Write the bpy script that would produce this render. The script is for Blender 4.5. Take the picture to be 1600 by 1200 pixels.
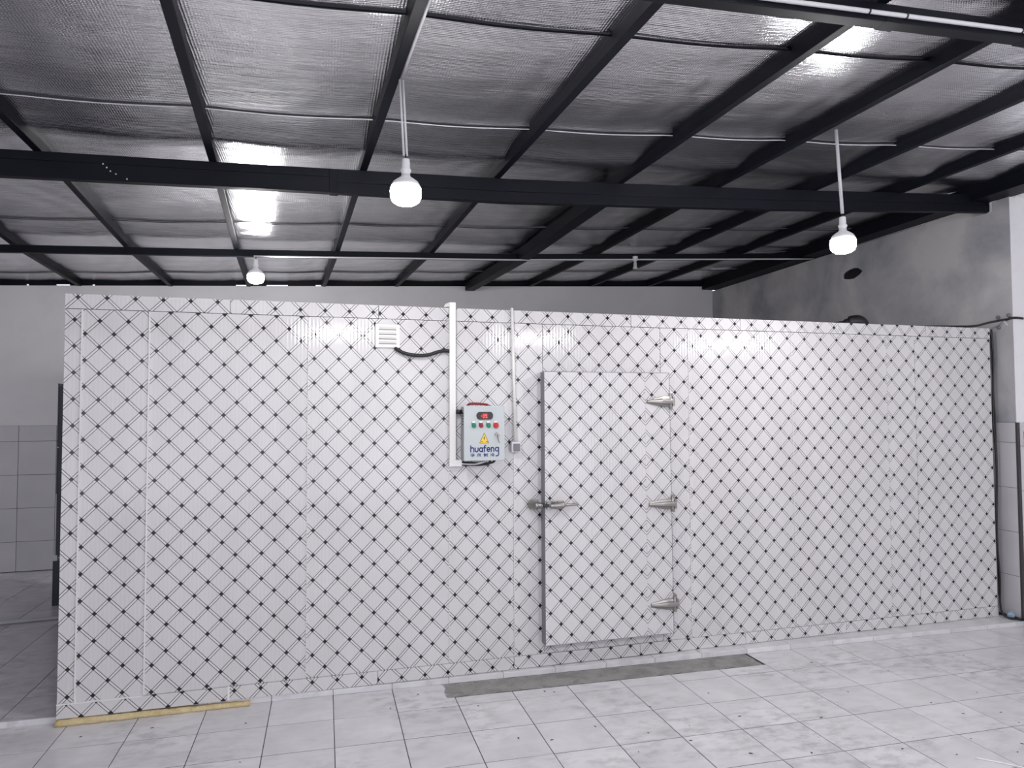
import bpy, bmesh, math, random
from mathutils import Vector, Matrix
for o in list(bpy.data.objects): bpy.data.objects.remove(o)
S = bpy.context.scene
COL = S.collection
random.seed(7)

# ---------------------------------------------------------------- camera
YAW, PITCH, ROLL, FPX = 0.255525, 0.0402215, -0.0042823, 1119.495
fw = Vector((math.sin(YAW)*math.cos(PITCH), math.cos(YAW)*math.cos(PITCH), math.sin(PITCH)))
r0 = Vector((math.cos(YAW), -math.sin(YAW), 0)); u0 = r0.cross(fw)
rt = math.cos(ROLL)*r0 + math.sin(ROLL)*u0
up = -math.sin(ROLL)*r0 + math.cos(ROLL)*u0
cam = bpy.data.cameras.new('camera'); co = bpy.data.objects.new('camera', cam); COL.objects.link(co)
cam.sensor_width = 36; cam.lens = FPX/1600*36; cam.clip_start = .05
co.matrix_world = Matrix(((rt.x, up.x, -fw.x, 0), (rt.y, up.y, -fw.y, 0), (rt.z, up.z, -fw.z, 1.75), (0, 0, 0, 1)))
S.camera = co
# ---------------------------------------------------------------- world and exposure
w = bpy.data.worlds.new('overcast_sky'); S.world = w; w.use_nodes = True
bg = w.node_tree.nodes['Background']; bg.inputs[0].default_value = (.88, .89, 1.0, 1); bg.inputs[1].default_value = 1.6
S.view_settings.view_transform = 'Standard'; S.view_settings.look = 'None'
S.view_settings.gamma = 1; S.view_settings.use_curve_mapping = False
S.view_settings.exposure = -0.30
LAMP = 400.0
# daylight coming in through the open front of the building (behind the camera)
al = bpy.data.lights.new('front_daylight', 'AREA'); al.shape = 'RECTANGLE'; al.size = 12; al.size_y = 3.0
al.energy = 110; al.color = (.97, .96, 1.0)
ao = bpy.data.objects.new('front_daylight', al); COL.objects.link(ao)
ao.location = (.8, -4.9, 1.7); ao.rotation_euler = (math.radians(90), 0, 0)

# ---------------------------------------------------------------- node helpers
def mat(name, col=(.5, .5, .5), rough=.5, metal=0, emit=None, estr=0, spec=.5):
    m = bpy.data.materials.new(name); m.use_nodes = True
    b = m.node_tree.nodes['Principled BSDF']
    b.inputs['Base Color'].default_value = (*col, 1); b.inputs['Roughness'].default_value = rough
    b.inputs['Metallic'].default_value = metal; b.inputs['Specular IOR Level'].default_value = spec
    if emit: b.inputs['Emission Color'].default_value = (*emit, 1); b.inputs['Emission Strength'].default_value = estr
    return m
class NT:
    def __init__(s, m): s.t = m.node_tree; s.b = s.t.nodes['Principled BSDF']
    def n(s, typ, **kw):
        x = s.t.nodes.new(typ)
        for k, v in kw.items(): setattr(x, k, v)
        return x
    def l(s, a, b): s.t.links.new(a, b)
    def math(s, op, a, b=None, c=None):
        x = s.n('ShaderNodeMath', operation=op)
        for i, v in enumerate((a, b, c)):
            if v is None: continue
            if isinstance(v, (int, float)): x.inputs[i].default_value = v
            else: s.l(v, x.inputs[i])
        return x.outputs[0]
    def mix(s, f, a, b):
        x = s.n('ShaderNodeMix', data_type='RGBA')
        for i, v in ((0, f), (6, a), (7, b)):
            if isinstance(v, (int, float)): x.inputs[i].default_value = v
            elif isinstance(v, tuple): x.inputs[i].default_value = (*v, 1)
            else: s.l(v, x.inputs[i])
        return x.outputs[2]
    def noise(s, vec, scale, detail=4, rough=.55, dist=0):
        x = s.n('ShaderNodeTexNoise'); x.inputs['Scale'].default_value = scale; x.inputs['Detail'].default_value = detail
        x.inputs['Roughness'].default_value = rough; x.inputs['Distortion'].default_value = dist
        if vec is not None: s.l(vec, x.inputs['Vector'])
        return x.outputs['Fac']
    def ramp(s, f, stops):
        x = s.n('ShaderNodeValToRGB'); e = x.color_ramp.elements
        while len(e) < len(stops): e.new(.5)
        for i, (p, c) in enumerate(stops): e[i].position = p; e[i].color = (*c, 1) if isinstance(c, tuple) else (c, c, c, 1)
        s.l(f, x.inputs[0]); return x.outputs[0]
    def pos(s): return s.n('ShaderNodeNewGeometry').outputs['Position']
    def scale(s, v, sc):
        x = s.n('ShaderNodeVectorMath', operation='MULTIPLY'); s.l(v, x.inputs[0]); x.inputs[1].default_value = sc; return x.outputs[0]
    def bump(s, h, strength, dist, nrm=None):
        x = s.n('ShaderNodeBump'); x.inputs['Strength'].default_value = strength; x.inputs['Distance'].default_value = dist
        s.l(h, x.inputs['Height'])
        if nrm is not None: s.l(nrm, x.inputs['Normal'])
        return x.outputs[0]

# ---------------------------------------------------------------- materials
def m_pattern():
    m = mat('lattice_print_panel', rough=.085); k = NT(m)
    uv = k.n('ShaderNodeUVMap', uv_map='UVMap').outputs[0]
    sp = k.n('ShaderNodeSeparateXYZ'); k.l(uv, sp.inputs[0])
    def d(v):
        f = k.math('FRACT', k.math('ADD', v, 100.5)); return k.math('ABSOLUTE', k.math('SUBTRACT', f, .5))
    d1 = d(k.math('ADD', sp.outputs[0], sp.outputs[1])); d2 = d(k.math('SUBTRACT', sp.outputs[0], sp.outputs[1]))
    DL, HW = .064, .0175
    def line(x): return k.math('LESS_THAN', k.math('ABSOLUTE', k.math('SUBTRACT', x, DL)), HW)
    ln = k.math('MAXIMUM', line(d1), line(d2))
    band = k.math('LESS_THAN', k.math('MINIMUM', d1, d2), DL)
    # crossing: a slightly concave diamond
    q = k.math('ADD', k.math('POWER', d1, .8), k.math('POWER', d2, .8))
    cross = k.math('MULTIPLY', k.math('LESS_THAN', k.math('MAXIMUM', d1, d2), .098), k.math('LESS_THAN', q, .262))
    inner = k.math('MULTIPLY', k.math('LESS_THAN', d1, DL), k.math('LESS_THAN', d2, DL))
    cross = k.math('MAXIMUM', cross, inner)
    p = k.pos()
    st = k.noise(k.scale(p, (1, 1, .35)), 3.2, 5)
    base = k.ramp(st, [(.3, (.585, .573, .58)), (.62, (.645, .632, .64))])
    sm = k.ramp(k.noise(p, 9, 6, .7), [(.68, 0.0), (.78, 1.0)])
    base = k.mix(k.math('MULTIPLY', sm, .22), base, (.42, .41, .40))
    c = k.mix(k.math('MULTIPLY', band, .5), base, (.73, .72, .725))
    c = k.mix(ln, c, (.085, .08, .088)); c = k.mix(cross, c, (.012, .011, .014))
    k.l(c, k.b.inputs['Base Color'])
    # shallow vertical ribs rolled into the sheet
    tc = k.n('ShaderNodeTexCoord'); so = k.n('ShaderNodeSeparateXYZ'); k.l(tc.outputs['Object'], so.inputs[0])
    rib = k.math('SINE', k.math('MULTIPLY', so.outputs[0], 2*math.pi/.0225))
    nb = k.noise(k.scale(tc.outputs['Object'], (1, 1, .4)), 2.2, 2)
    n1 = k.bump(rib, .2, .0009); n2 = k.bump(nb, .07, .02, n1)
    k.l(n2, k.b.inputs['Normal']); return m
M_PAT = m_pattern()

def m_tile(name, c0, c1, dark, rough=.2, smudge=.35):
    m = mat(name, rough=rough); k = NT(m); p = k.pos()
    oi = k.n('ShaderNodeObjectInfo'); rnd = oi.outputs['Random']
    off = k.n('ShaderNodeVectorMath', operation='ADD'); cx = k.n('ShaderNodeCombineXYZ')
    k.l(k.math('MULTIPLY', rnd, 37.0), cx.inputs[0]); k.l(k.math('MULTIPLY', rnd, 91.0), cx.inputs[1])
    k.l(p, off.inputs[0]); k.l(cx.outputs[0], off.inputs[1]); po = off.outputs[0]
    vein = k.noise(po, 3.2, 3, .5)
    c = k.mix(k.ramp(vein, [(.30, 0.0), (.70, 1.0)]), c0, c1)
    area = k.ramp(k.noise(p, 1.3, 2), [(.45, 0.0), (.65, 1.0)])
    smear = k.ramp(k.noise(k.scale(po, (1.0, 1.7, 1)), 9, 4, .6), [(.45, 0.0), (.85, 1.0)])
    c = k.mix(k.math('MULTIPLY', k.math('MULTIPLY', smear, k.math('ADD', k.math('MULTIPLY', area, .8), .2)), smudge*1.6), c, dark)
    spk = k.ramp(k.noise(p, 38, 3, .5), [(.69, 0.0), (.75, 1.0)])
    c = k.mix(k.math('MULTIPLY', k.math('MULTIPLY', spk, area), smudge*1.6), c, dark)
    c = k.mix(k.math('MULTIPLY', rnd, .09), c, dark)
    k.l(c, k.b.inputs['Base Color'])
    return m
M_TILE = m_tile('marbled_floor_tile', (.62, .615, .635), (.76, .75, .77), (.20, .20, .21), .24, .5)
M_WTILE = m_tile('glazed_wall_tile', (.58, .57, .60), (.63, .62, .645), (.4, .4, .42), .12, .1)
M_GROUT = mat('dark_grout', (.035, .034, .036), .9)
M_GROUTL = mat('grey_grout', (.20, .20, .215), .9)

def m_plaster(name, ca, cb, cc, scale, rough=.9, bump=.15):
    m = mat(name, rough=rough); k = NT(m); p = k.pos()
    n1 = k.noise(p, scale, 5, .55, .4); n2 = k.noise(p, scale*5.5, 5, .65)
    c = k.mix(k.ramp(n1, [(.38, 0.0), (.58, 1.0)]), ca, cb)
    c = k.mix(k.math('MULTIPLY', k.ramp(n2, [(.5, 0.0), (.8, 1.0)]), .5), c, cc)
    k.l(c, k.b.inputs['Base Color']); k.l(k.bump(n2, bump, .01), k.b.inputs['Normal']); return m
M_WHITE = m_plaster('white_painted_plaster', (.74, .73, .745), (.79, .78, .79), (.70, .69, .70), .8)
M_BRIGHT = m_plaster('bright_painted_plaster', (.76, .76, .78), (.80, .80, .82), (.70, .70, .71), 1.2)
M_CEMENT = m_plaster('patchy_cement_render', (.34, .35, .38), (.63, .61, .61), (.52, .52, .54), 1.05)
M_SCREED = m_plaster('rough_cement_strip', (.22, .215, .21), (.30, .295, .285), (.45, .44, .42), 9, .95, .6)

M_STEEL = mat('black_painted_steel', (.0045, .0055, .0095), .5, spec=.15)
def m_foil():
    m = mat('bubble_foil_insulation', (.72, .72, .75), .32, 1.0); k = NT(m); p = k.pos()
    vo = k.n('ShaderNodeTexVoronoi', feature='F1'); vo.inputs['Scale'].default_value = 75; vo.inputs['Randomness'].default_value = .12
    k.l(p, vo.inputs['Vector'])
    cre = k.noise(k.scale(p, (1, 2.2, 1)), 2.2, 4, .5, .1)
    fine = k.noise(k.scale(p, (.6, 14, 1)), 5.0, 3)
    n = k.bump(vo.outputs['Distance'], .36, .006); n = k.bump(cre, .09, .02, n); n = k.bump(fine, .26, .006, n)
    k.l(n, k.b.inputs['Normal'])
    k.l(k.ramp(cre, [(.3, (.76, .76, .785)), (.7, (.87, .87, .89))]), k.b.inputs['Base Color'])
    k.b.inputs['Roughness'].default_value = .165
    return m
M_FOIL = m_foil()
M_PVC = mat('white_pvc', (.78, .77, .75), .35)
M_PVCG = mat('grey_white_pvc', (.62, .62, .65), .4)
M_RUB = mat('black_rubber', (.008, .008, .010), .5)
M_CHROME = mat('cast_chrome', (.33, .315, .30), .32, 1.0)
NTc = NT(M_CHROME); NTc.l(NTc.bump(NTc.noise(NTc.pos(), 60, 3), .35, .004), NTc.b.inputs['Normal'])
M_GASKET = mat('grey_gasket_edge', (.24, .235, .27), .5)
M_BOX = mat('pale_grey_enamel', (.50, .54, .55), .35)
M_BOXS = mat('grey_enamel_case', (.42, .44, .46), .45)
M_BLACK = mat('black_plastic', (.012, .012, .015), .3)
M_NAVY = mat('navy_lettering', (.025, .035, .19), .5)
M_GREEN = mat('green_plastic', (.0, .20, .10), .35)
M_RED = mat('red_plastic', (.50, .012, .015), .35)
M_DRED = mat('dark_red_plastic', (.24, .012, .018), .35)
M_YEL = mat('yellow_label', (.85, .58, .05), .4)
M_LABEL = mat('white_label', (.85, .85, .85), .5)
M_DIG = mat('red_led_digits', (.3, 0, 0), .4, emit=(1, .10, .08), estr=2.2)
M_DISP = mat('dark_red_display', (.10, .005, .008), .2, emit=(.35, .0, .01), estr=.5)
M_FOAM = m_plaster('yellow_foam', (.62, .50, .26), (.72, .60, .36), (.50, .38, .18), 14, .95, .9)
M_ROOFT = mat('dusty_panel_top', (.38, .38, .39), .8)
M_LAMPW = mat('lamp_white_plastic', (.82, .82, .84), .35)
M_GLOW = mat('lit_diffuser', (.9, .9, .9), .5, emit=(1.0, .978, .985), estr=LAMP*.78)
M_GLOWB = mat('lit_diffuser_strong', (.9, .9, .9), .5, emit=(1.0, .978, .985), estr=LAMP*1.2)
M_GLOWF = mat('lit_diffuser_front_row', (.9, .9, .9), .5, emit=(1.0, .978, .985), estr=LAMP*1.35)
M_GREYB = mat('grey_switch_face', (.17, .17, .185), .5)
M_SIGNR = mat('red_sign', (.40, .03, .05), .4)
M_SIGNP = mat('pink_white_print', (.85, .62, .64), .4)
M_BLUE = mat('clear_blue_plastic', (.35, .48, .60), .15); M_BLUE.node_tree.nodes['Principled BSDF'].inputs['Alpha'].default_value = .75
M_DARKC = mat('dark_blue_black_cabinet', (.018, .02, .035), .35)
M_FLAKE = mat('dark_dirt', (.05, .045, .045), .8)
M_ROOM = mat('roof_sheet', (.2, .2, .21), .8)

# ---------------------------------------------------------------- mesh helpers
def link(name, bm, m, parent=None, smooth=False, bevel=0):
    me = bpy.data.meshes.new(name); bm.normal_update(); bm.to_mesh(me); bm.free()
    for mm in (m if isinstance(m, (list, tuple)) else [m]): me.materials.append(mm)
    if smooth:
        for f in me.polygons: f.use_smooth = True
    o = bpy.data.objects.new(name, me); COL.objects.link(o)
    if parent: o.parent = parent
    if bevel:
        b = o.modifiers.new('bevel', 'BEVEL'); b.width = bevel; b.segments = 2; b.limit_method = 'ANGLE'; b.angle_limit = math.radians(40)
    return o
def tag(o, label=None, cat=None, group=None, kind=None):
    if label: o['label'] = label
    if cat: o['category'] = cat
    if group: o['group'] = group
    if kind: o['kind'] = kind
    return o
def empty(name, loc=(0, 0, 0), rz=0):
    o = bpy.data.objects.new(name, None); COL.objects.link(o); o.location = loc; o.rotation_euler = (0, 0, rz); o.empty_display_size = .1
    return o
def hexa(bm, P, mi=0):
    """8 corners: bottom 4 (ccw), top 4"""
    v = [bm.verts.new(p) for p in P]
    out = []
    for f in ((0, 3, 2, 1), (4, 5, 6, 7), (0, 1, 5, 4), (1, 2, 6, 5), (2, 3, 7, 6), (3, 0, 4, 7)):
        q = bm.faces.new([v[i] for i in f]); q.material_index = mi; out.append(q)
    return out
def box(bm, x0, x1, y0, y1, z0, z1, mi=0):
    return hexa(bm, [(x0, y0, z0), (x1, y0, z0), (x1, y1, z0), (x0, y1, z0), (x0, y0, z1), (x1, y0, z1), (x1, y1, z1), (x0, y1, z1)], mi)
def tube(bm, pts, r, n=10, mi=0, cap=True):
    pts = [Vector(p) for p in pts]; rings = []
    prev = None
    for i, p in enumerate(pts):
        d = (pts[min(i+1, len(pts)-1)]-pts[max(i-1, 0)]).normalized()
        if prev is None:
            a = d.cross(Vector((0, 0, 1)) if abs(d.z) < .9 else Vector((1, 0, 0))).normalized()
        else: a = (prev-d*prev.dot(d)).normalized()
        prev = a; b = d.cross(a)
        rr = r[i] if isinstance(r, (list, tuple)) else r
        rings.append([bm.verts.new(p+(a*math.cos(2*math.pi*k/n)+b*math.sin(2*math.pi*k/n))*rr) for k in range(n)])
    for i in range(len(rings)-1):
        for k in range(n):
            f = bm.faces.new((rings[i][k], rings[i][(k+1) % n], rings[i+1][(k+1) % n], rings[i+1][k])); f.material_index = mi; f.smooth = True
    if cap:
        for rg, rev in ((rings[0], True), (rings[-1], False)):
            f = bm.faces.new(list(reversed(rg)) if rev else rg); f.material_index = mi
def lathe(bm, prof, n=28, c=(0, 0, 0), mi=0):
    rings = []
    for r, z in prof:
        if r < 1e-5: rings.append([bm.verts.new((c[0], c[1], c[2]+z))])
        else: rings.append([bm.verts.new((c[0]+r*math.cos(2*math.pi*k/n), c[1]+r*math.sin(2*math.pi*k/n), c[2]+z)) for k in range(n)])
    for a, b in zip(rings, rings[1:]):
        for k in range(n):
            k2 = (k+1) % n
            if len(a) == 1 and len(b) > 1: vs = (a[0], b[k2], b[k])
            elif len(b) == 1 and len(a) > 1: vs = (a[k], a[k2], b[0])
            elif len(a) > 1: vs = (a[k], a[k2], b[k2], b[k])
            else: continue
            f = bm.faces.new(vs); f.material_index = mi; f.smooth = True
    for rg in (rings[0], rings[-1]):
        if len(rg) > 2: bm.faces.new(rg).material_index = mi
    bmesh.ops.recalc_face_normals(bm, faces=bm.faces)
def catmull(P, n=8):
    P = [Vector(p) for p in P]; out = []
    for i in range(len(P)-1):
        p0, p1, p2, p3 = P[max(i-1, 0)], P[i], P[i+1], P[min(i+2, len(P)-1)]
        for k in range(n):
            t = k/n; out.append(.5*((2*p1)+(p2-p0)*t+(2*p0-5*p1+4*p2-p3)*t*t+(3*p1-p0-3*p2+p3)*t**3))
    out.append(P[-1]); return out
def interp(x, xs, ys):
    if x <= xs[0]: return ys[0]+(x-xs[0])*(ys[1]-ys[0])/(xs[1]-xs[0])
    for i in range(len(xs)-1):
        if x <= xs[i+1] or i == len(xs)-2: return ys[i]+(x-xs[i])*(ys[i+1]-ys[i])/(xs[i+1]-xs[i])
# underside of the purlins (top of the beams): the roof climbs to the right and bends a little
def zr(x, y):
    a = interp(x, [-3.6, -1.82, -.43, 1.25, 3.33, 5.57, 7.5], [3.22, 3.289, 3.33, 3.385, 3.49, 3.627, 3.75])
    b = interp(x, [-3.6, -2.66, -.63, 1.86, 5.66, 7.5], [3.14, 3.179, 3.263, 3.377, 3.616, 3.74])
    c = interp(x, [-3.6, -.82, 2.44, 5.55, 7.5], [3.169, 3.301, 3.461, 3.615, 3.72])
    if y < 5: return a
    if y < 7.1: return a+(b-a)*(y-5)/2.1
    return b+(c-b)*min(1, (y-7.1)/2.2)
RAISE = .035

# ================================================================ FLOOR
T = .3633; GX = -1.0295; GY = 4.669; GAP = .0042
bm = bmesh.new()
box(bm, -6, 7.6, -5, GY-.004, -.12, -.0016)
box(bm, -6, 5.57, GY-.004, 9.7, -.12, RAISE-.0016)
floor = link('floor', bm, M_GROUT); tag(floor, kind='structure')
tile_mesh = {}
def tile(sx, sy, th=.010, name='floor_tile', m=M_TILE):
    key = (round(sx, 4), round(sy, 4), m.name)
    if key not in tile_mesh:
        b = bmesh.new(); e = .0012
        hx, hy = sx/2, sy/2
        lo = [b.verts.new((x*hx, y*hy, -th)) for x, y in ((-1, -1), (1, -1), (1, 1), (-1, 1))]
        mi_ = [b.verts.new((x*hx, y*hy, -e)) for x, y in ((-1, -1), (1, -1), (1, 1), (-1, 1))]
        hi = [b.verts.new((x*(hx-e), y*(hy-e), 0)) for x, y in ((-1, -1), (1, -1), (1, 1), (-1, 1))]
        b.faces.new(hi); b.faces.new(lo[::-1])
        for A_, B_ in ((lo, mi_), (mi_, hi)):
            for i in range(4): b.faces.new((A_[i], A_[(i+1) % 4], B_[(i+1) % 4], B_[i]))
        b.normal_update(); me = bpy.data.meshes.new(name); b.to_mesh(me); b.free(); me.materials.append(m); tile_mesh[key] = me
    return tile_mesh[key]
def put_tile(x0, x1, y0, y1, z):
    o = bpy.data.objects.new('floor_tile', tile(x1-x0-GAP, y1-y0-GAP*1.35)); COL.objects.link(o); o.parent = floor
    o.location = ((x0+x1)/2, (y0+y1)/2, z+random.uniform(-.0003, .0003))
    o.rotation_euler = (random.gauss(0, .0009), random.gauss(0, .0009), 0)
SX0, SX1, SY0 = .745, 2.935, 4.435          # the untiled cement strip in front of the door
# which tiles are near enough to be seen one by one; the rest are joined
rest = bmesh.new()
def cam_sees(x, y, z=0):
    d = Vector((x, y, z))-Vector((0, 0, 1.75)); zz = d.dot(fw)
    if zz < .3: return False
    px = 800+FPX*d.dot(rt)/zz; py = 600-FPX*d.dot(up)/zz
    return -60 < px < 1660 and py < 1270
n_t = 0
for i in range(-14, 24):
    for j in range(-27, 14):
        x0, x1 = GX+i*T, GX+(i+1)*T; y0, y1 = GY+j*T, GY+(j+1)*T
        raised = j >= 0
        z = RAISE if raised else 0
        if x1 > 7.5 or (raised and x0 > 5.5) or y0 > 9.4: continue
        if raised and x0 > -1.5 and j > 0: continue              # under the cold room
        vis = any(cam_sees(a, b, z) for a in (x0, x1) for b in (y0, y1)) and (y0 > 2.2)
        if raised and x0 > -1.5: x1 = min(x1, 5.56)
        if j == -1 and x0 >= SX0-.2 and x1 <= SX1+.2: y1 = SY0
        if vis: put_tile(x0, x1, y0, y1, z); n_t += 1
        else: box(rest, x0+GAP/2, x1-GAP/2, y0+GAP/2, y1-GAP/2, z-.008, z)
o = link('floor_tiles_beyond', rest, M_TILE, floor); tag(o, kind='stuff')
# riser tiles on the face of the low step
for i in range(-6, 19):
    x0, x1 = GX+i*T, min(GX+(i+1)*T, 5.9)
    b = bmesh.new(); box(b, x0+.0012, x1-.0012, GY-.007, GY+.004, .001, RAISE+.0005)
    link('riser_tile', b, M_TILE, floor, bevel=.001)
# rough cement strip where tiles were left out
b = bmesh.new(); nx, ny = 60, 8; g = []
for j in range(ny+1):
    g.append([b.verts.new((SX0-.01+(SX1-SX0+.02)*i/nx, SY0-.002+(GY-.006-SY0)*j/ny, .0005+random.uniform(-.0015, .003))) for i in range(nx+1)])
for j in range(ny):
    for i in range(nx): b.faces.new((g[j][i], g[j][i+1], g[j+1][i+1], g[j+1][i]))
o = link('cement_strip', b, M_SCREED, floor); tag(o, 'rough grey cement strip left untiled in front of the door')

# ================================================================ WALLS
def BY(x): return 9.5+.055*(x-5.57)
bm = bmesh.new()
xs = [-6+i*.5 for i in range(24)]+[5.57]
def top9(x): return interp(x, [-3.6, -.82, 2.44, 5.55, 7.5], [3.169, 3.301, 3.461, 3.615, 3.72])
for a, b_ in zip(xs, xs[1:]):
    hexa(bm, [(a, BY(a), 0), (b_, BY(b_), 0), (b_, BY(b_)+.2, 0), (a, BY(a)+.2, 0), (a, BY(a), top9(a)), (b_, BY(b_), top9(b_)), (b_, BY(b_)+.2, top9(b_)), (a, BY(a)+.2, top9(a))])
bmesh.ops.remove_doubles(bm, verts=bm.verts, dist=1e-4)
wall_back = link('wall_back', bm, M_WHITE); tag(wall_back, kind='structure')
ang = math.atan(.055)
# tiled dado of the back wall, left part that shows
rows = [(.04, .363), (.363, .727), (.727, 1.091), (1.091, 1.460), (1.460, 1.632)]
colx = [-3.255+k*T for k in range(-6, 3)]
b = bmesh.new(); hexa(b, [(colx[0], BY(colx[0])-.003, .035), (colx[-1], BY(colx[-1])-.003, .035), (colx[-1], BY(colx[-1]), .035), (colx[0], BY(colx[0]), .035)] +
     [(colx[0], BY(colx[0])-.003, 1.632), (colx[-1], BY(colx[-1])-.003, 1.632), (colx[-1], BY(colx[-1]), 1.632), (colx[0], BY(colx[0]), 1.632)])
link('tile_bed', b, M_GROUT, wall_back)
for a, c in zip(colx, colx[1:]):
    for z0, z1 in rows:
        b = bmesh.new(); t0, t1 = a+.002, c-.002; f = random.uniform(.007, .009)
        P = [(t0, BY(t0)-f), (t1, BY(t1)-f), (t1, BY(t1)-.002), (t0, BY(t0)-.002)]
        hexa(b, [(*p, z0+.0018) for p in P]+[(*p, z1-.0018) for p in P]); link('wall_tile', b, M_WTILE, wall_back, bevel=.0015)

# right wall with a hole knocked through and a notch for the beam
XR = 5.57; YP = 4.72; WT = 3.545
b = bmesh.new()
outer = [(YP, 0), (9.7, 0), (9.7, WT), (5.06, WT), (5.06, 3.47), (4.88, 3.47), (4.88, 3.56), (YP, 3.56)]
hole = []
for k in range(14):
    t = 2*math.pi*k/14; r = .062+random.uniform(-.006, .008); hole.append((6.60+r*2.6*math.cos(t), 3.255+r*math.sin(t)))
def loop(pts, x): vs = [b.verts.new((x, *p)) for p in pts]; return vs, [b.edges.new((vs[i], vs[(i+1) % len(vs)])) for i in range(len(vs))]
vo_, eo = loop(outer, XR); vh, eh = loop(hole, XR)
bmesh.ops.triangle_fill(b, use_beauty=True, use_dissolve=False, edges=eo+eh)
vh2 = [b.verts.new((XR+.15, *p)) for p in hole]
for k in range(14): b.faces.new((vh[k], vh[(k+1) % 14], vh2[(k+1) % 14], vh2[k]))
b.faces.new(vh2)
vo2 = [b.verts.new((XR+.2, *p)) for p in outer]
for k in range(len(outer)): b.faces.new((vo_[(k+1) % len(outer)], vo_[k], vo2[k], vo2[(k+1) % len(outer)]))
bmesh.ops.recalc_face_normals(b, faces=b.faces)
wall_right = link('wall_right', b, M_CEMENT); tag(wall_right, kind='structure')
b = bmesh.new(); tube(b, [(XR+.012, *p) for p in hole]+[(XR+.012, *hole[0])], .012, 6)
for v in b.verts: v.co += Vector((random.uniform(-.004, .004), random.uniform(-.006, .006), random.uniform(-.006, .006)))
o = link('hole_rim', b, M_CEMENT, wall_right, smooth=True); tag(o, 'broken plaster rim round the dark hole')
b = bmesh.new(); box(b, XR+.03, XR+.11, 6.42, 6.78, 3.18, 3.33); o = link('hole_shadow_block', b, M_BLACK, wall_right)  # black block stands in for the shade inside the hole
o.name = 'hole_shade_block'
b = bmesh.new(); box(b, XR-.003, XR, YP+.003, 6.2, RAISE, 1.655); link('tile_bed', b, M_GROUTL, wall_right)
rr_rows = [(.04, .378), (.378, .742), (.742, 1.108), (1.108, 1.484), (1.484, 1.652)]
for k in range(4):
    for z0, z1 in rr_rows:
        b = bmesh.new(); y0 = YP+.002+k*T; box(b, XR-.008, XR-.001, y0, y0+T-.0035, z0+.0018, z1-.0018); link('wall_tile', b, M_WTILE, wall_right, bevel=.0015)
# the return facing the room, to the right of the corner
b = bmesh.new(); box(b, XR+.0015, 7.6, YP-.002, YP+.2, 0, 3.62)
wret = link('wall_right_return', b, M_BRIGHT); tag(wret, kind='structure')
b = bmesh.new(); box(b, XR+.02, 7.5, YP-.003, YP, RAISE*0, 1.63); link('tile_bed', b, M_GROUTL, wret)
for k in range(5):
    for z0, z1 in [(.002, .335), (.335, .705), (.705, 1.085), (1.085, 1.455), (1.455, 1.652)]:
        b = bmesh.new(); x0 = XR+.028+k*T; box(b, x0, x0+T-.003, YP-.008, YP-.001, z0+.0018, z1-.0018); link('wall_tile', b, M_WTILE, wret, bevel=.0015)
b = bmesh.new(); box(b, 7.4, 7.6, -5, YP, 0, 3.8); o = link('wall_right_near', b, M_WHITE); tag(o, kind='structure')
b = bmesh.new(); box(b, -6.2, -6, -5, 9.7, 0, 3.3); wl = link('wall_left', b, M_WHITE); tag(wl, kind='structure')
b = bmesh.new(); box(b, -6, -5.3, -5.2, -5, 0, 3.4); box(b, 6.8, 7.6, -5.2, -5, 0, 3.8); box(b, -5.3, 6.8, -5.2, -5, 3.1, 3.85)
o = link('wall_front', b, M_WHITE); tag(o, kind='structure')
# dark corner strip on the tiled corner
b = bmesh.new(); box(b, XR-.012, XR+.018, YP-.016, YP-.001, .006, 1.652)
o = link('trim_1', b, mat('dark_brown_corner_strip', (.045, .038, .040), .5)); tag(o, kind='structure')
# white foam line along the notch and the top of the right wall
b = bmesh.new(); tube(b, [(XR-.006, 4.885, 3.47), (XR-.006, 4.885, 3.553), (XR-.006, 4.80, 3.560), (XR-.006, YP+.01, 3.570)], .006, 6)
tube(b, [(XR-.005, 5.08, 3.547), (XR-.005, 5.9, 3.552), (XR-.005, 6.6, 3.549)], .004, 6)
o = link('trim_2', b, M_PVCG); tag(o, kind='structure')

# ================================================================ CEILING
PUR = [(-5.2, -.05), (-4.25, -.05), (-3.31, -.05), (-2.369, -.08), (-1.647, -.028), (-.698, -.049), (.223, -.058), (1.138, -.060), (2.077, -.054), (2.893, -.045), (3.775, -.038), (4.64, -.03)]
# exact lines read from where the purlins cross the beams
PUR[3] = (-2.44, -.065)
def px_(k, y): return PUR[k][0]+PUR[k][1]*(y-5)
bm = bmesh.new()
gx = [-6.2+i*.46 for i in range(31)]; ROOFG = {}
def rv(x, y):
    return bm.verts.new((x, y, zr(x, y)+.16))
gy = [-5.2, 0, 5, 7.1, 9.3, 9.9]
grid = [[rv(x, y) for x in gx] for y in gy]
for j in range(len(gy)-1):
    for i in range(len(gx)-1): bm.faces.new((grid[j][i], grid[j][i+1], grid[j+1][i+1], grid[j+1][i]))
r_ = bmesh.ops.solidify(bm, geom=bm.faces[:], thickness=-.03)
ceiling = link('ceiling', bm, M_ROOM); tag(ceiling, kind='structure')
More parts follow.
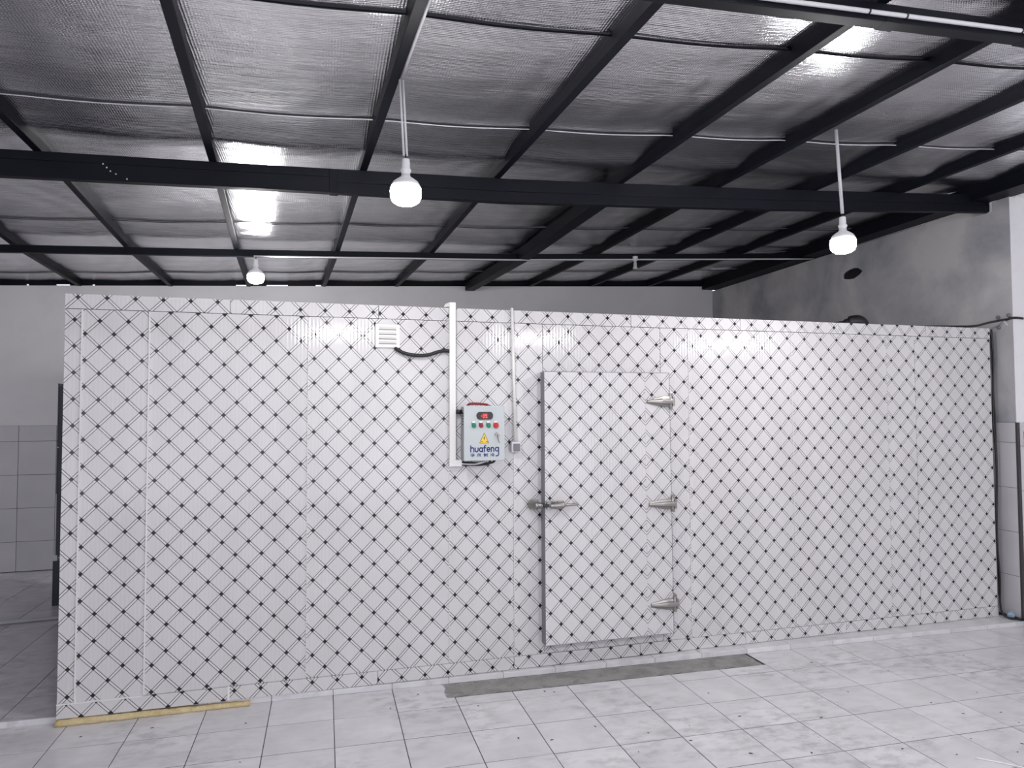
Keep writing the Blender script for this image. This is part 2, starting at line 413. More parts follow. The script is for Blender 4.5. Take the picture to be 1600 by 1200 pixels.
# foil strips laid across the purlins, each sagging between them
def sag(x, y):
    ks = sorted(px_(k, y) for k in range(len(PUR)))
    ks += [ks[-1]+.88, ks[-1]+1.76, ks[-1]+2.64]
    for a, c in zip(ks, ks[1:]):
        if a <= x < c: t = (x-a)/(c-a); return .012*math.sin(math.pi*t)**1.3
    return 0
seam = [-4.91, -3.79, -2.67, -1.55, -.43, .69, 1.81, 2.93, 4.05, 5.17, 6.30, 7.40, 8.50, 9.45]
for s_i, (y0, y1) in enumerate(zip(seam, seam[1:])):
    fine = y0 > 1
    x1 = 7.4 if y0 < 4.7 else 5.57
    nx, ny = (230, 32) if fine else (90, 6)
    b = bmesh.new(); g = []
    ph = random.uniform(0, 6)
    for j in range(ny+1):
        t = j/ny; y = y0+(y1-y0)*t
        row = []
        for i in range(nx+1):
            x = -6+(x1+6)*i/nx
            yy = y+(.018*math.sin(x*.9+s_i) if s_i else 0)
            z = zr(x, y)+.074-sag(x, y)-.010*math.sin(math.pi*t)-.006*(1-t)**4
            yb1, yb2 = 4.905+.03*(x-5.57), 7.2+.045*(x-5.57)
            z -= .020*math.exp(-((y-(yb1-.27))/.13)**2)+.013*math.exp(-((y-(yb2-.20))/.11)**2)
            z += .002*math.sin(7.1*y+2.3*x+ph)*math.sin(1.7*x+ph)+.0007*math.sin(23*y+ph+3*x)
            row.append(b.verts.new((x, yy, z)))
        g.append(row)
    for j in range(ny):
        for i in range(nx): b.faces.new((g[j][i], g[j+1][i], g[j+1][i+1], g[j][i+1]))
    link('foil_strip', b, M_FOIL, ceiling, smooth=True)
    if fine and 2 < y0 < 9:
        b = bmesh.new()
        pts = [(x1*i/80-6*(1-i/80), y0-.004+.018*math.sin((x1*i/80-6*(1-i/80))*.9+s_i), zr(x1*i/80-6*(1-i/80), y0)+.061-sag(x1*i/80-6*(1-i/80), y0)) for i in range(81)]
        tube(b, pts, .0030 if y0 > 4 else .0045, 5)
        o = link('foil_seam', b, M_PVCG if 4 < y0 < 4.1 else M_STEEL, ceiling)
# purlins
for k, (xc, sl) in enumerate(PUR+[(5.56, -.01), (6.5, 0)]):
    yend = 9.47 if xc < 5 else 4.7
    if xc == 5.56: continue
    b = bmesh.new(); ys = [-4.9, 1, 3, 4, 5, 6, 7.1, 8, yend] if yend > 9 else [-4.9, 1, 3, 4, 4.7]
    for a, c in zip(ys, ys[1:]):
        xa, xb = xc+sl*(a-5), xc+sl*(c-5); hw = .024; za, zb = zr(xa, a), zr(xb, c)
        hexa(b, [(xa-hw, a, za), (xa+hw, a, za), (xb+hw, c, zb), (xb-hw, c, zb), (xa-hw, a, za+.075), (xa+hw, a, za+.075), (xb+hw, c, zb+.075), (xb-hw, c, zb+.075)])
    bmesh.ops.remove_doubles(b, verts=b.verts, dist=1e-4)
    link('purlin', b, M_STEEL, ceiling, bevel=.003)
# dark closing strip between the back wall and the roof, with slots of daylight
b = bmesh.new()
gaps = [(-3.23, -3.20), (-2.94, -2.80), (-2.58, -2.55), (-1.05, -.93), (-.70, -.45), (-.12, -.04)]
segs = []; cur = -6
for a, c in gaps: segs.append((cur, a)); cur = c
segs.append((cur, 5.57))
for a, c in gaps: hexa(b, [(a, BY(a)+.02, top9(a)+.022), (c, BY(c)+.02, top9(c)+.022), (c, BY(c)+.05, top9(c)+.022), (a, BY(a)+.05, top9(a)+.022), (a, BY(a)+.02, top9(a)+.12), (c, BY(c)+.02, top9(c)+.12), (c, BY(c)+.05, top9(c)+.12), (a, BY(a)+.05, top9(a)+.12)])
for a, c in segs:
    n = max(1, int((c-a)/.5))
    for i in range(n):
        p, q = a+(c-a)*i/n, a+(c-a)*(i+1)/n
        hexa(b, [(p, BY(p)+.02, top9(p)), (q, BY(q)+.02, top9(q)), (q, BY(q)+.05, top9(q)), (p, BY(p)+.05, top9(p)), (p, BY(p)+.02, top9(p)+.12), (q, BY(q)+.02, top9(q)+.12), (q, BY(q)+.05, top9(q)+.12), (p, BY(p)+.05, top9(p)+.12)])
o = link('trim_3', b, M_STEEL); tag(o, kind='structure')

# ================================================================ BEAMS
def beam_y(x, y0, s): return y0+s*(x-5.57)
def strip_beam(b, xs, yf, ztop, zbot, wd):
    for a, c in zip(xs, xs[1:]):
        hexa(b, [(a, yf(a), zbot(a)), (c, yf(c), zbot(c)), (c, yf(c)+wd, zbot(c)), (a, yf(a)+wd, zbot(a)), (a, yf(a), ztop(a)), (c, yf(c), ztop(c)), (c, yf(c)+wd, ztop(c)), (a, yf(a)+wd, ztop(a))])
    bmesh.ops.remove_doubles(b, verts=b.verts, dist=1e-4)
    # drop the inner partitions left between the segments
    dead = [f for f in b.faces if all(len(e.link_faces) > 2 for e in f.edges)]
    bmesh.ops.delete(b, geom=dead, context='FACES_ONLY')
ZT = lambda x: interp(x, [-6, -1.82, -.43, 1.25, 3.33, 5.57], [3.13, 3.286, 3.327, 3.382, 3.487, 3.624])
ZB = lambda x: interp(x, [-6, -1.82, -.43, 1.25, 3.33, 5.57], [2.99, 3.130, 3.173, 3.216, 3.327, 3.475])
Y1 = lambda x: beam_y(x, 4.905, .03)
rb = empty('roof_beam', (-.2, Y1(-.2), 3.17)); tag(rb, 'deep black steel roof beam crossing the whole picture just above the cold room', 'beam')
inv = Matrix.Translation(-Vector(rb.location))
xl = [-5.99, -4, -1.82, -1.1, -.43, .05]; xr_ = [.05, .6, 1.25, 2.2, 3.33, 4.4, 5.62]
for nm, xx, f0, f1 in (('upper_tube', xl, .34, 1), ('lower_tube', xl, 0, .335), ('upper_tube', xr_, .46, 1), ('lower_tube', xr_, 0, .455)):
    if xx is xl: f0, f1 = ((.66, 1) if nm == 'upper_tube' else (0, .655))
    b = bmesh.new()
    off = .003 if nm == 'upper_tube' else 0
    strip_beam(b, xx, lambda x: Y1(x)+off, lambda x: ZB(x)+(ZT(x)-ZB(x))*f1, lambda x: ZB(x)+(ZT(x)-ZB(x))*f0, .062)
    b.transform(inv); link(nm, b, M_STEEL, rb, bevel=.004)
b = bmesh.new(); box(b, .02, .075, Y1(.05)-.005, Y1(.05)+.07, ZB(.05)-.003, ZT(.05)-.01); b.transform(inv); link('splice_plate', b, M_STEEL, rb, bevel=.002)
b = bmesh.new()
for k in range(5): lathe(b, [(.0, .0), (.008, .0), (.006, .006), (0, .007)], 8, (0, 0, 0))
b.free()
b = bmesh.new()
for (dx, dz) in ((-1.29, 3.245), (-1.27, 3.225), (-1.25, 3.205), (-1.22, 3.19), (-1.16, 3.165)):
    bmesh.ops.create_icosphere(b, subdivisions=1, radius=.005, matrix=Matrix.Translation((dx, Y1(dx)-.001, dz)))
b.transform(inv); o = link('paint_splash', b, M_PVCG, rb); tag(o, 'row of small white paint splashes on the beam')

Y2 = lambda x: beam_y(x, 7.20, .045)
rb2 = empty('roof_beam', (0, Y2(0), 3.2)); tag(rb2, 'thin black steel roof beam further back, with a white conduit along its lower edge', 'beam')
b = bmesh.new(); strip_beam(b, [-5.99, -4, -2.66, -.63, .6, 1.86, 3.7, 5.62], Y2, lambda x: zr(x, 7.1)-.002, lambda x: zr(x, 7.1)-.066, .05)
b.transform(Matrix.Translation(-Vector(rb2.location))); link('tube', b, M_STEEL, rb2, bevel=.003)
Y3 = lambda x: 2.43+.03*(x-3)
rb3 = empty('roof_beam', (3, Y3(3), 3.4)); tag(rb3, 'black steel roof beam nearest the viewer, crossing the top right corner', 'beam')
b = bmesh.new(); strip_beam(b, [-5.99, -4, -1.82, 0, 1.25, 2.3, 3.33, 5.57, 7.4], Y3, lambda x: zr(x, 3)-.002, lambda x: zr(x, 3)-.078, .062)
b.transform(Matrix.Translation(-Vector(rb3.location))); link('tube', b, M_STEEL, rb3, bevel=.003)
b = bmesh.new()
for xc in (2.28, 3.04):
    box(b, xc-.05, xc+.03, Y3(xc)-.004, Y3(xc)+.066, zr(xc, 3)-.081, zr(xc, 3)-.03)
b.transform(Matrix.Translation(-Vector(rb3.location))); link('bracket', b, M_STEEL, rb3, bevel=.002)
# rafters running from front to back
rf = empty('rafter', (2.08, 5, 3.35)); tag(rf, 'thick black rafter running from the deep beam back to the rear wall above the door', 'rafter')
b = bmesh.new(); P = [(4.99, 2.077-.054*(-.01)), (7.1, 2.077-.054*2.1), (9.27, 2.077-.054*4.27)]
for (ya, xa), (yb, xb) in zip(P, P[1:]):
    za, zb = zr(xa, ya), zr(xb, yb); hw = .06
    hexa(b, [(xa-hw, ya, za-.065), (xa+hw, ya, za-.065), (xb+hw, yb, zb-.065), (xb-hw, yb, zb-.065), (xa-hw, ya, za+.04), (xa+hw, ya, za+.04), (xb+hw, yb, zb+.04), (xb-hw, yb, zb+.04)])
bmesh.ops.remove_doubles(b, verts=b.verts, dist=1e-4); b.transform(Matrix.Translation(-Vector(rf.location))); link('tube', b, M_STEEL, rf, bevel=.003)
rg = empty('rafter', (5.48, 5, 3.55)); tag(rg, 'thick black rafter lying along the top of the right wall', 'rafter')
b = bmesh.new(); strip = [(-4.9), 2, 4.7, 7, 9.45]
for ya, yb in zip(strip, strip[1:]):
    dz = 0 if yb > 2.1 else .0
    hexa(b, [(5.37, ya, WT+.008), (5.60, ya, WT+.008), (5.60, yb, WT+.008), (5.37, yb, WT+.008), (5.37, ya, WT+.135), (5.60, ya, WT+.135), (5.60, yb, WT+.135), (5.37, yb, WT+.135)])
bmesh.ops.remove_doubles(b, verts=b.verts, dist=1e-4); b.transform(Matrix.Translation(-Vector(rg.location))); link('tube', b, M_STEEL, rg, bevel=.003)

# ================================================================ COLD ROOM
CA = math.atan2(.222, 6.873)
cold = empty('walk_in_cold_room', (-1.453, 4.618, RAISE), CA)
tag(cold, 'long white walk-in cold room clad in panels printed with a black diamond lattice', 'cold room')
LA, LB = .1502, .1533
def pan(b, s0, s1, z0, z1, y0, y1, ph=None, phases=None, mi=0):
    """a sheet: local x = s, z measured from the room floor (root is RAISE higher)"""
    uvl = b.loops.layers.uv.get('UVMap') or b.loops.layers.uv.new('UVMap')
    fs = box(b, s0, s1, y0, y1, z0-RAISE, z1-RAISE, mi)
    for f in fs:
        for l in f.loops:
            x, y, z = l.vert.co; l[uvl].uv = ((x-ph[0])/LA, (z+RAISE-ph[1])/LB) if ph else (.25, .25)
    return fs
def panel(name, s0, s1, z0, z1, ph, y0=0, th=.1, lab=None, g=.0012, bev=.0015):
    b = bmesh.new(); pan(b, s0+g, s1-g, z0+g, z1-g, y0, y0+th, ph)
    o = link(name, b, M_PAT, cold, bevel=bev)
    if lab: tag(o, lab)
    return o
H = 2.45; LEN = 6.917; DEP = 2.42
mainp = [(0.0, .092, (.052, 1.993)), (.092, .446, (.107, 1.912)), (.446, 1.350, (.484, 2.28)), (1.350, 2.248, (1.688, 2.096)), (2.248, 2.694, (2.363, 2.168)),
         (2.694, 2.905, (2.727, 2.281)), (2.905, 3.806, (2.95, 2.314)), (3.806, 4.034, (3.846, 2.124)), (4.034, 4.928, (4.067, 2.083)), (4.928, 5.832, (4.974, 2.234)),
         (5.832, 6.115, (5.954, 2.236)), (6.115, LEN, (6.151, 2.191))]
for i, (s0, s1, ph) in enumerate(mainp):
    panel('wall_panel', s0, s1, .118, 2.362, ph, y0=.003 if i % 2 else .0045)
tops = [0, .89, 1.787, 2.689, 3.575, 4.477, 5.370, 6.235, LEN]
tph = [(.068, 2.43), (1.152, 2.402), (1.945, 2.396), (2.791, 2.419), (3.677, 2.41), (4.574, 2.408), (5.491, 2.444), (6.304, 2.406)]
for s0, s1, ph in zip(tops, tops[1:], tph): panel('top_flashing', s0, s1, 2.362, H, ph, y0=-.001, th=.05)
bots = [0, .906, 1.787, 2.689, 3.617, 4.477, 5.376, 6.254, LEN]
bph = [(.126, .042), (.938, .093), (1.939, .065), (2.792, .11), (3.625, .04), (4.548, .066), (5.495, .039), (6.364, .063)]
for s0, s1, ph in zip(bots, bots[1:], bph): panel('bottom_flashing', s0, s1, RAISE+.001, .119, ph, y0=-.003, th=.05)
# raised silicone / edge beads on the left-hand seams and on the bottom flashing
b = bmesh.new()
for s, za, zb in ((.092, .12, 2.36), (.446, .12, 2.36)):
    box(b, s-.004, s+.004, -.003, .006, za-RAISE, zb-RAISE)
box(b, 0, .44, -.005, .004, .114-RAISE, .121-RAISE)
box(b, .90, .912, -.005, .0, .04-RAISE, .121-RAISE)
for s in (1.350, 2.248, 2.694, 4.034, 4.928): box(b, s-.0016, s+.0016, -.0005, .006, .12-RAISE, 2.36-RAISE)
o = link('sealant_bead', b, mat('pale_sealant', (.74, .73, .72), .4), cold); tag(o, 'pale sealant beads along the panel joints')
# sides, back, roof
for name, x0, x1, y0, y1 in (('side_panel', 0, .1, .1, DEP), ('side_panel', LEN-.1, LEN, .1, DEP), ('back_panel', .1, LEN-.1, DEP-.1, DEP)):
    b = bmesh.new(); uvl = b.loops.layers.uv.get('UVMap') or b.loops.layers.uv.new('UVMap')
    for f in box(b, x0, x1, y0, y1, .001, 2.40-RAISE):
        for l in f.loops: c = l.vert.co; l[uvl].uv = ((c.x+c.y-.05)/LA, (c.z-.06)/LB)
    link(name, b, M_PAT, cold, bevel=.002)
for k in range(7):
    b = bmesh.new(); s0 = k*LEN/7; box(b, s0+.002, s0+LEN/7-.002, .052, DEP, 2.345-RAISE, 2.448-RAISE); link('roof_panel', b, M_ROOFT, cold, bevel=.002)

# door leaf (front face in two pieces of print)
b = bmesh.new(); uvl = b.loops.layers.uv.get('UVMap') or b.loops.layers.uv.new('UVMap')
DF = -.08
def quad(P, ph=None, mi=0):
    f = b.faces.new([b.verts.new(p) for p in P]); f.material_index = mi
    for l in f.loops: c = l.vert.co; l[uvl].uv = ((c.x-ph[0])/LA, (c.z+RAISE-ph[1])/LB) if ph else (.25, .25)
d0, dm, d1, dz0, dz1 = 2.888, 3.640, 3.830, .196-RAISE, 2.028-RAISE
quad([(d0, DF, dz0), (dm-.001, DF, dz0), (dm-.001, DF, dz1), (d0, DF, dz1)], (2.922, 1.94))
quad([(dm+.001, DF, dz0), (d1+.012, DF, dz0), (d1, DF, dz1), (dm+.001, DF, dz1)], (3.766, 1.95))
quad([(dm-.001, DF, dz0), (dm-.001, DF+.002, dz0), (dm-.001, DF+.002, dz1), (dm-.001, DF, dz1)], None)
quad([(dm+.001, DF+.002, dz0), (dm+.001, DF, dz0), (dm+.001, DF, dz1), (dm+.001, DF+.002, dz1)], None)
quad([(dm-.001, DF+.002, dz0), (dm+.001, DF+.002, dz0), (dm+.001, DF+.002, dz1), (dm-.001, DF+.002, dz1)], None)
quad([(d0, -.001, dz0), (d0, DF, dz0), (d0, DF, dz1), (d0, -.001, dz1)], None, 1)
quad([(d1+.012, DF, dz0), (d1+.012, -.001, dz0), (d1, -.001, dz1), (d1, DF, dz1)], None, 1)
quad([(d0, DF, dz1), (d1, DF, dz1), (d1, -.001, dz1), (d0, -.001, dz1)], None, 1)
quad([(d0, -.001, dz0), (d1+.012, -.001, dz0), (d1+.012, DF, dz0), (d0, DF, dz0)], None, 1)
door = link('door', b, [M_PAT, M_GASKET], cold); tag(door, 'proud lattice-printed door leaf with a grey edge')
b = bmesh.new(); e_ = .0032
box(b, d0-.001, d1+.001, DF-.0012, DF+.004, dz1-.001, dz1+e_)
hexa(b, [(d1+.0105, DF-.0012, dz0), (d1+.0145, DF-.0012, dz0), (d1+.0145, DF+.004, dz0), (d1+.0105, DF+.004, dz0), (d1-.001, DF-.0012, dz1+e_), (d1+.0025, DF-.0012, dz1+e_), (d1+.0025, DF+.004, dz1+e_), (d1-.001, DF+.004, dz1+e_)])
box(b, d0-.001, d1+.0145, DF-.0012, DF+.004, dz0-e_, dz0+.001)
link('edge_trim', b, M_GASKET, door)
bmesh_e = bmesh.new()
for x in (d0+.008,): box(bmesh_e, x-.006, x+.008, -.03, -.0005, dz0+.005, dz1-.005)
link('gasket', bmesh_e, M_BLACK, door)
# hinges: cast straps tapering to the left, knuckle at the leaf edge, plate on the frame
def hinge(z, sh):
    z -= RAISE
    b = bmesh.new(); x1 = 3.850+sh; n = 14
    secs = []
    for i in range(n+1):
        t = i/n; x = x1-.192+.192*t; hh = .014+.024*min(1, t*1.5); dp = .012+.020*min(1, t*1.8)
        prof = [(-1, 0), (-1, .45), (-.55, .62), (-.42, .95), (0, 1.0), (.42, .95), (.55, .62), (1, .45), (1, 0)]
        secs.append([b.verts.new((x, DF-.001-dp*q, z+hh*p)) for p, q in prof])
    for a, c in zip(secs, secs[1:]):
        for k in range(len(a)-1): b.faces.new((a[k], a[k+1], c[k+1], c[k]))
        b.faces.new((a[-1], a[0], c[0], c[-1]))
    b.faces.new(secs[0]); b.faces.new(secs[-1][::-1])
    bmesh.ops.recalc_face_normals(b, faces=b.faces)
    h = link('hinge', b, M_CHROME, door, bevel=.0015); h['label'] = 'cast chrome strap hinge'
    # the pin, knuckle and frame leaf belong to the same casting
    b = bmesh.new()
    tube(b, [(x1-.012, DF-.012, z-.052), (x1-.012, DF-.012, z+.052)], .010, 12)
    tube(b, [(x1-.012, DF-.012, z-.036), (x1-.012, DF-.012, z+.036)], .016, 12)
    box(b, x1-.018, x1+.012, DF-.004, -.0005, z-.060, z+.062)
    box(b, x1-.001, x1+.016, DF-.028, DF+.02, z-.034, z+.034)
    for dz in (-.05, .05): tube(b, [(x1-.004, DF-.010, z+dz), (x1-.004, DF-.002, z+dz)], .006, 8)
    link('hinge_knuckle', b, M_CHROME, door, bevel=.001)
for z, sh in ((1.826, -.006), (1.103, -.001), (.402, .006)): hinge(z, sh)
# lever latch
z = 1.127-RAISE
b = bmesh.new()
tube(b, catmull([(2.905, DF-.02, z), (2.93, DF-.030, z), (2.97, DF-.033, z), (3.01, DF-.03, z), (3.035, DF-.024, z-.001), (3.12, DF-.022, z+.003)], 6),
     [.014]*4+[.019]*5+[.024]*9+[.015]*2+[.009]*3+[.0085]*8, 12)
box(b, 2.905, 3.020, DF-.014, DF-.001, z-.021, z+.021)
box(b, 2.965, 3.005, DF-.04, DF-.01, z+.012, z+.028)
box(b, 2.895, 2.925, DF-.028, DF-.001, z-.024, z+.026)
for q in (2.935, 3.005):
    tube(b, [(q, DF-.03, z+.02), (q, DF-.03, z+.03)], .008, 8)
o = link('latch_handle', b, M_CHROME, door, bevel=.001); o['label'] = 'chrome lever latch handle'
b = bmesh.new(); box(b, 2.868, 2.905, DF-.036, DF-.001+.03, z-.008, z+.012); link('latch_bolt', b, M_BLACK, door, bevel=.001)
b = bmesh.new()
tube(b, catmull([(2.812, -.014, z), (2.824, -.05, z), (2.850, -.075, z), (2.872, -.085, z-.002)], 5), [.030]*4+[.026]*5+[.019]*4+[.013]*3, 12)
box(b, 2.803, 2.862, -.012, -.001, z-.034, z+.034)
o = link('latch_keeper', b, M_CHROME, cold, bevel=.002); o['label'] = 'chrome latch keeper on the door frame'

# helper: convert cold-room coordinates to the world
CM = Matrix.Translation((-1.453, 4.618, 0)) @ Matrix.Rotation(CA, 4, 'Z')
def cr(s, y, z): return CM @ Vector((s, y, z))

# ================================================================ CONTROL BOX
BF = -.13
cb = empty('control_box', cr(2.457, -.0, 1.44), CA); tag(cb, 'pale grey control box with red display and blue lettering on the cold room front', 'control box')
def L(s, y, z): return (s-2.457, y, z-1.44)
def bxl(b, s0, s1, y0, y1, z0, z1, mi=0): return box(b, s0-2.457, s1-2.457, y0, y1, z0-1.44, z1-1.44, mi)
b = bmesh.new(); bxl(b, 2.328, 2.588, BF+.014, -.0018, 1.447, 1.790); link('case', b, M_BOXS, cb, bevel=.004)
b = bmesh.new(); bxl(b, 2.320, 2.594, BF, BF+.014, 1.440, 1.797); lid = link('lid', b, M_BOX, cb, bevel=.004)
def g2(X, Y, y): return L(2.320+X*.000287*.99, y, 1.797-Y*.000298)   # artwork grid of the lid
FZ = BF-.0008
def flat(b, pts, d=.0012, mi=0):
    a = [b.verts.new(g2(x, y, BF-.0002)) for x, y in pts]; c = [b.verts.new(g2(x, y, BF-d)) for x, y in pts]
    b.faces.new(c).material_index = mi
    for i in range(len(pts)): b.faces.new((a[i], a[(i+1) % len(pts)], c[(i+1) % len(pts)], c[i])).material_index = mi
def circ(cx, cy, rx, ry=None, n=20, a0=0, a1=360):
    ry = ry or rx
    return [(cx+rx*math.cos(math.radians(a0+(a1-a0)*k/n)), cy+ry*math.sin(math.radians(a0+(a1-a0)*k/n))) for k in range(n+(a1-a0 < 360))]
def stroke(b, pts, wd, d=.0012, cap=True):
    for (xa, ya), (xb, yb) in zip(pts, pts[1:]):
        dx, dy = xb-xa, yb-ya; l = math.hypot(dx, dy) or 1; nx_, ny_ = -dy/l*wd/2, dx/l*wd/2
        flat(b, [(xa+nx_, ya+ny_), (xb+nx_, yb+ny_), (xb-nx_, yb-ny_), (xa-nx_, ya-ny_)], d)
    if cap:
        for p in pts: flat(b, circ(p[0], p[1], wd/2, n=8), d+.00005)
# display
b = bmesh.new(); flat(b, circ(365, 218, 70, 84, 10, 90, 270)[0:]+circ(610, 218, 70, 84, 10, -90, 90), .008)
bmesh.ops.recalc_face_normals(b, faces=b.faces)
disp = link('display', b, M_BLACK, cb); disp['label'] = 'black oval temperature display'
b = bmesh.new(); flat(b, [(410, 168), (560, 168), (560, 278), (410, 278)], .0086); bmesh.ops.recalc_face_normals(b, faces=b.faces); link('screen', b, M_DISP, disp)
SEG = {'a': ((0, 0), (1, 0)), 'b': ((1, 0), (1, 1)), 'c': ((1, 1), (1, 2)), 'd': ((0, 2), (1, 2)), 'e': ((0, 1), (0, 2)), 'f': ((0, 0), (0, 1)), 'g': ((0, 1), (1, 1))}
b = bmesh.new()
for X0, segs_ in ((395, 'g'), (440, 'abgcd'), (498, 'abgcdf')):
    for s_ in segs_:
        (xa, ya), (xb, yb) = SEG[s_]; stroke(b, [(X0+xa*30, 186+ya*38), (X0+xb*30, 186+yb*38)], 9, .0092, False)
flat(b, circ(540, 262, 5, n=8), .0092)
bmesh.ops.recalc_face_normals(b, faces=b.faces); link('digits', b, M_DIG, disp)
# four buttons with little white name plates
for X, m_, rr_, nm, lb in ((230, M_GREEN, 52, 'push_button', 'green push button'), (400, M_DRED, 50, 'push_button', 'dark red push button'), (575, M_GREEN, 52, 'push_button', 'green push button, second'), (750, M_RED, 64, 'selector_button', 'larger bright red push button')):
    b = bmesh.new(); flat(b, [(X-52, 350), (X+40, 350), (X+40, 430), (X-52, 430)], .003, 0); flat(b, circ(X, 430, rr_, n=24), .010)
    flat(b, circ(X, 430, rr_*.62, n=20), .016)
    bmesh.ops.recalc_face_normals(b, faces=b.faces); o = link(nm, b, m_, cb, bevel=.0006); o['label'] = lb
    b = bmesh.new(); flat(b, [(X-42, 340), (X+32, 340), (X+32, 374), (X-42, 374)], .0036); bmesh.ops.recalc_face_normals(b, faces=b.faces); link('name_plate', b, M_LABEL, o)
# warning triangle
b = bmesh.new(); flat(b, [(475, 585), (590, 820), (360, 820)], .0010)
bmesh.ops.recalc_face_normals(b, faces=b.faces); wt = link('warning_label', b, M_YEL, cb); wt['label'] = 'yellow triangular electrical warning label'
b = bmesh.new(); stroke(b, [(475, 596), (583, 814), (367, 814), (475, 596)], 9, .0014)
flat(b, [(482, 655), (456, 718), (474, 718), (466, 765), (494, 702), (477, 702), (488, 655)], .0014)
for xx in (415, 440, 520, 545): stroke(b, [(xx-8, 782), (xx+8, 782)], 9, .0014); stroke(b, [(xx, 770), (xx, 794)], 7, .0014)
bmesh.ops.recalc_face_normals(b, faces=b.faces); link('warning_print', b, M_BLACK, wt)
# lock with keys
b = bmesh.new(); flat(b, circ(775, 625, 34, n=20), .006); flat(b, circ(775, 600, 20, n=12), .013)
bmesh.ops.recalc_face_normals(b, faces=b.faces); lk = link('lock', b, M_CHROME, cb)
b = bmesh.new(); stroke(b, [(725, 640), (765, 618), (785, 618), (822, 645)], 16, .016); stroke(b, [(795, 640), (806, 760)], 12, .016)
stroke(b, [(812, 770), (835, 815)], 8, .012)
bmesh.ops.recalc_face_normals(b, faces=b.faces); link('key', b, M_CHROME, lk)
# lettering: huafeng
WS = 25
b = bmesh.new()
stroke(b, [(158, 872), (158, 1003)], WS)
stroke(b, [(158, 960)]+circ(194, 945, 36, 32, 10, 180, 360)+[(230, 1003)], WS)
stroke(b, [(262, 918), (262, 968)]+circ(296, 968, 34, 32, 10, 180, 0)+[(330, 918)], WS)
stroke(b, circ(399, 958, 36, 42, 22), WS); stroke(b, [(436, 918), (436, 1003)], WS)
stroke(b, [(480, 1003), (480, 900)]+circ(504, 896, 24, 26, 8, 180, 285), WS); stroke(b, [(464, 918), (510, 918)], WS)
stroke(b, [(540, 958), (606, 958)]+circ(573, 956, 34, 42, 16, 0, -310), WS)
stroke(b, [(640, 1003), (640, 918)], WS); stroke(b, [(640, 950)]+circ(670, 946, 31, 32, 10, 180, 360)+[(701, 1003)], WS)
stroke(b, circ(775, 952, 38, 42, 22), WS); stroke(b, [(814, 912), (814, 1062)]+circ(780, 1062, 34, 34, 8, 0, 90)+[(752, 1097)], WS)
bmesh.ops.recalc_face_normals(b, faces=b.faces); o = link('lettering', b, M_NAVY, cb); o['label'] = 'dark blue company lettering'
# hua feng zhi leng in characters
b = bmesh.new(); cw = 12
def ch(x0, strokes, sx=.95, sy=.72):
    for st_ in strokes: stroke(b, [(x0+px*sx, 1040+py*sy) for px, py in st_], cw)
ch(150, [[(30, 0), (5, 32)], [(20, 18), (20, 50)], [(92, 6), (52, 30)], [(55, 0), (55, 42), (62, 47), (92, 47), (95, 35)], [(5, 66), (98, 66)], [(50, 52), (50, 100)]])
ch(303, [[(22, 8), (18, 60), (2, 98)], [(22, 8), (82, 8), (84, 70), (98, 96)], [(38, 26), (70, 78)], [(70, 26), (34, 78)]])
ch(460, [[(16, 2), (6, 24)], [(10, 20), (60, 20)], [(2, 42), (66, 42)], [(34, 0), (34, 98)], [(12, 60), (12, 88)], [(12, 60), (58, 60), (58, 86)], [(78, 12), (78, 64)], [(97, 2), (97, 94), (88, 94)]])
ch(620, [[(4, 10), (16, 26)], [(2, 88), (18, 52)], [(62, 0), (32, 38)], [(62, 0), (98, 36)], [(58, 34), (66, 46)], [(38, 54), (88, 54), (66, 80)], [(52, 72), (76, 98)]])
bmesh.ops.recalc_face_normals(b, faces=b.faces); o = link('characters', b, M_NAVY, cb); o['label'] = 'dark blue characters under the company lettering'
# cables running out below and the gland at the left
b = bmesh.new()
tube(b, catmull([L(2.545, -.07, 1.446), L(2.53, -.072, 1.425), L(2.47, -.074, 1.418), L(2.40, -.06, 1.420), L(2.325, -.022, 1.424)], 8), .007, 8)
tube(b, catmull([L(2.52, -.06, 1.446), L(2.50, -.062, 1.418), L(2.45, -.066, 1.408), L(2.39, -.05, 1.408), L(2.325, -.018, 1.410)], 8), .006, 8)
o = link('cable', b, M_RUB, cb); o['label'] = 'black cables under the box'
b = bmesh.new(); tube(b, catmull([L(2.50, -.075, 1.446), L(2.47, -.078, 1.430), L(2.41, -.066, 1.415), L(2.325, -.026, 1.416)], 8), .006, 8)
o = link('cable', b, M_PVCG, cb); o['label'] = 'pale cable under the box'
b = bmesh.new(); tube(b, [L(2.288, -.03, 1.758), L(2.33, -.03, 1.758)], .014, 12); o = link('cable_gland', b, M_RUB, cb)
b = bmesh.new()
for k in range(5): bxl(b, 2.3265, 2.3285, -.095+.0, -.04, 1.755-.018*k-.01, 1.757-.018*k-.004)
link('vent_slot', b, M_BLACK, cb)
b = bmesh.new()
tube(b, catmull([Vector(L(2.350, -.085, 1.8005)), Vector(L(2.37, -.10, 1.810)), Vector(L(2.41, -.105, 1.811)), Vector(L(2.47, -.10, 1.806)), Vector(L(2.51, -.09, 1.7985))], 6), [.004]*3+[.008]*18+[.003]*4, 8)
b.transform(Matrix.Translation(cr(2.457, 0, 1.44)) @ Matrix.Rotation(CA, 4, 'Z'))
o = link('red_cable_offcut', b, M_DRED, smooth=True); tag(o, 'red plastic offcut lying on top of the control box', 'offcut')

